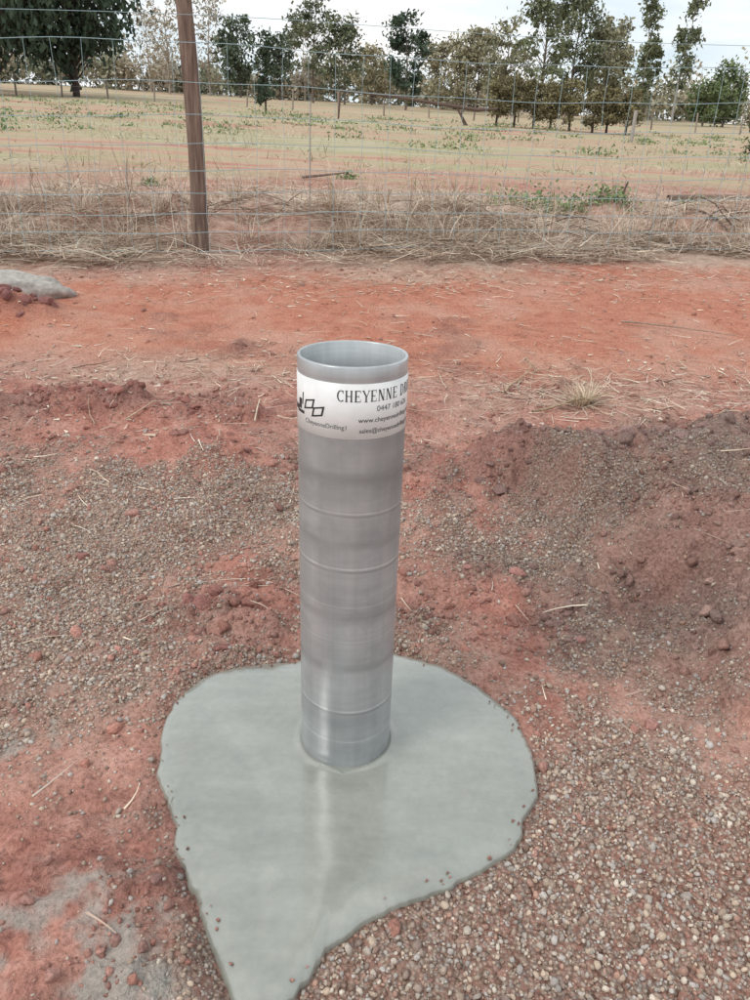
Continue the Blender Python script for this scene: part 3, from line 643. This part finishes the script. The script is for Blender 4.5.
def weeds(name,cs,per,sp,sz,col,tall=.5):
    P=[]
    for (cx,cy,s) in cs:
        k=int(per*s); a=rng.normal(0,sp*s,(k,2)); q=np.zeros((k,3)); q[:,0]=cx+a[:,0]; q[:,1]=cy+a[:,1]*.6
        q[:,2]=ground_h(q[:,0],q[:,1])+np.abs(rng.normal(0,tall,k))*sp*s*.5; P.append(q)
    P=np.vstack(P); cols=np.array(col)*rng.uniform(.6,1.5,(len(P),1))
    V,F,C=leafquads(P,sz*rng.uniform(.6,1.4,len(P)),cols); mesh_np(name,V,F,False,leafm,C)
weeds("green_weeds",[(1.45,9.6,.9),(1.8,9.4,1.2),(2.25,9.3,1.1),(2.6,9.2,.8),(2.0,10.0,.8),(3.4,9.0,.5),(.9,9.9,.5),(-3.2,11,.5),(4.2,11,.6),(-.6,13,.5)],300,.17,.035,(.18,.26,.11),1.2)
fw=[(rng.uniform(-22,24),rng.uniform(22,48),rng.uniform(.2,.9)) for i in range(190)]+[(-6.6,44,1.6),(-5.9,45,1.4),(-5.2,37,1.1),(-3.6,36,.9)]
weeds("field_weeds",fw,80,.55,.075,(.20,.26,.12),.55)
weeds("field_weeds.001",[(-9.2,20,.55)],160,.4,.07,(.13,.22,.09),1.6)
pf=bpy.data.objects.new("paddock_fence",None); COL.objects.link(pf)
G=Geo(); pmc=np.array([.24,.20,.17]); prev=None
for i in range(30):
    x=-38+i*2.9; y=54-.05*x+2*math.sin(x*.05); z=float(base_h(x,y)); hh_=1.15*random.uniform(.85,1.1)
    G.tube([(x,y,z-.1),(x+random.uniform(-.1,.1),y,z+hh_)],.055,6,pmc*random.uniform(.7,1.4))
    if prev:
        for hq in (.35,.65,.95): G.tube([(prev[0],prev[1],prev[2]+hq),(x,y,z+hq)],.008,3,np.array([.3,.3,.3]))
    prev=(x,y,z)
G.build("posts_and_wires",stm,False,pf)
G=Geo(); z=float(base_h(10.5,36)); G.tube([(10.5,36,z-.3),(10.5,36,z+1.15)],.08,8,np.array([.36,.33,.3])); 
G.build("strainer_post",stm,False)
G=Geo()
def at(x,y,h): return (x,y,float(base_h(x,y))+h)
G.tube([at(-2.4,42,1.25),at(0,42,1.15),at(2.2,42,.95),at(4.4,42,.75),at(5.4,42,.85)],[.04,.07,.08,.09,.05],6,np.array([.13,.09,.075]))
G.tube([at(3.9,42,.0),at(3.6,42,.5),at(3.9,42,1.1)],[.1,.08,.03],6,np.array([.13,.09,.075]))
G.tube([at(3.6,42,.5),at(3.1,42,1.1)],[.06,.02],5,np.array([.13,.09,.075]))
G.tube([at(-2.4,42,1.25),at(-2.5,42,0)],[.05,.05],5,np.array([.13,.09,.075]))
G.build("fallen_branch",stm,True)

# ------------------------------------------------------------------ sky / light
w=bpy.data.worlds.new("World"); scene.world=w; w.use_nodes=True; nt=w.node_tree; bg=nt.nodes['Background']
sun_el,sun_az=math.radians(46),math.radians(-125)
sk=nt.nodes.new('ShaderNodeTexSky'); sk.sky_type='NISHITA'; sk.sun_disc=False; sk.sun_elevation=sun_el; sk.sun_rotation=sun_az; sk.dust_density=2; sk.air_density=1
tc=N(nt,'ShaderNodeTexCoord'); mp=N(nt,'ShaderNodeMapping'); mp.inputs['Scale'].default_value=(1.2,1.2,5); nt.links.new(tc.outputs['Generated'],mp.inputs[0])
nz=noise(nt,2.6,4,.55,mp.outputs[0])
cld=ramp(nt,nz,[(.3,(7.6,9.1,10.0)),(.47,(9.2,9.9,10.3)),(.60,(10.4,10.4,10.4))])
fac=ramp(nt,nz,[(.36,(.82,)*3),(.52,(.99,)*3)])
c=mixc(nt,fac,sk.outputs[0],cld); nt.links.new(c,bg.inputs[0]); bg.inputs[1].default_value=.105
sl_=bpy.data.lights.new("sun",'SUN'); sl_.energy=1.5; sl_.angle=math.radians(18); sl_.color=(1,.96,.9)
so=bpy.data.objects.new("sun",sl_); COL.objects.link(so)
dv=Vector((math.sin(sun_az)*math.cos(sun_el),math.cos(sun_az)*math.cos(sun_el),math.sin(sun_el)))
so.rotation_euler=dv.to_track_quat('Z','Y').to_euler()
# ------------------------------------------------------------------ camera
p=math.radians(25); ro=math.radians(2)
Fv=Vector((0,math.cos(p),-math.sin(p))); r0=Vector((1,0,0)); u0=Vector((0,math.sin(p),math.cos(p)))
Rv=math.cos(ro)*r0+math.sin(ro)*u0; Uv=math.cos(ro)*u0-math.sin(ro)*r0
cam=bpy.data.cameras.new("camera"); co=bpy.data.objects.new("camera",cam); COL.objects.link(co)
M=Matrix((Rv,Uv,-Fv)).transposed().to_4x4(); M.translation=Vector((0,0,1.3)); co.matrix_world=M
cam.sensor_fit='VERTICAL'; cam.sensor_height=36; cam.lens=27; cam.clip_end=2000; cam.clip_start=.05
scene.camera=co
scene.view_settings.view_transform='Standard'; scene.view_settings.look='None'; scene.view_settings.exposure=0
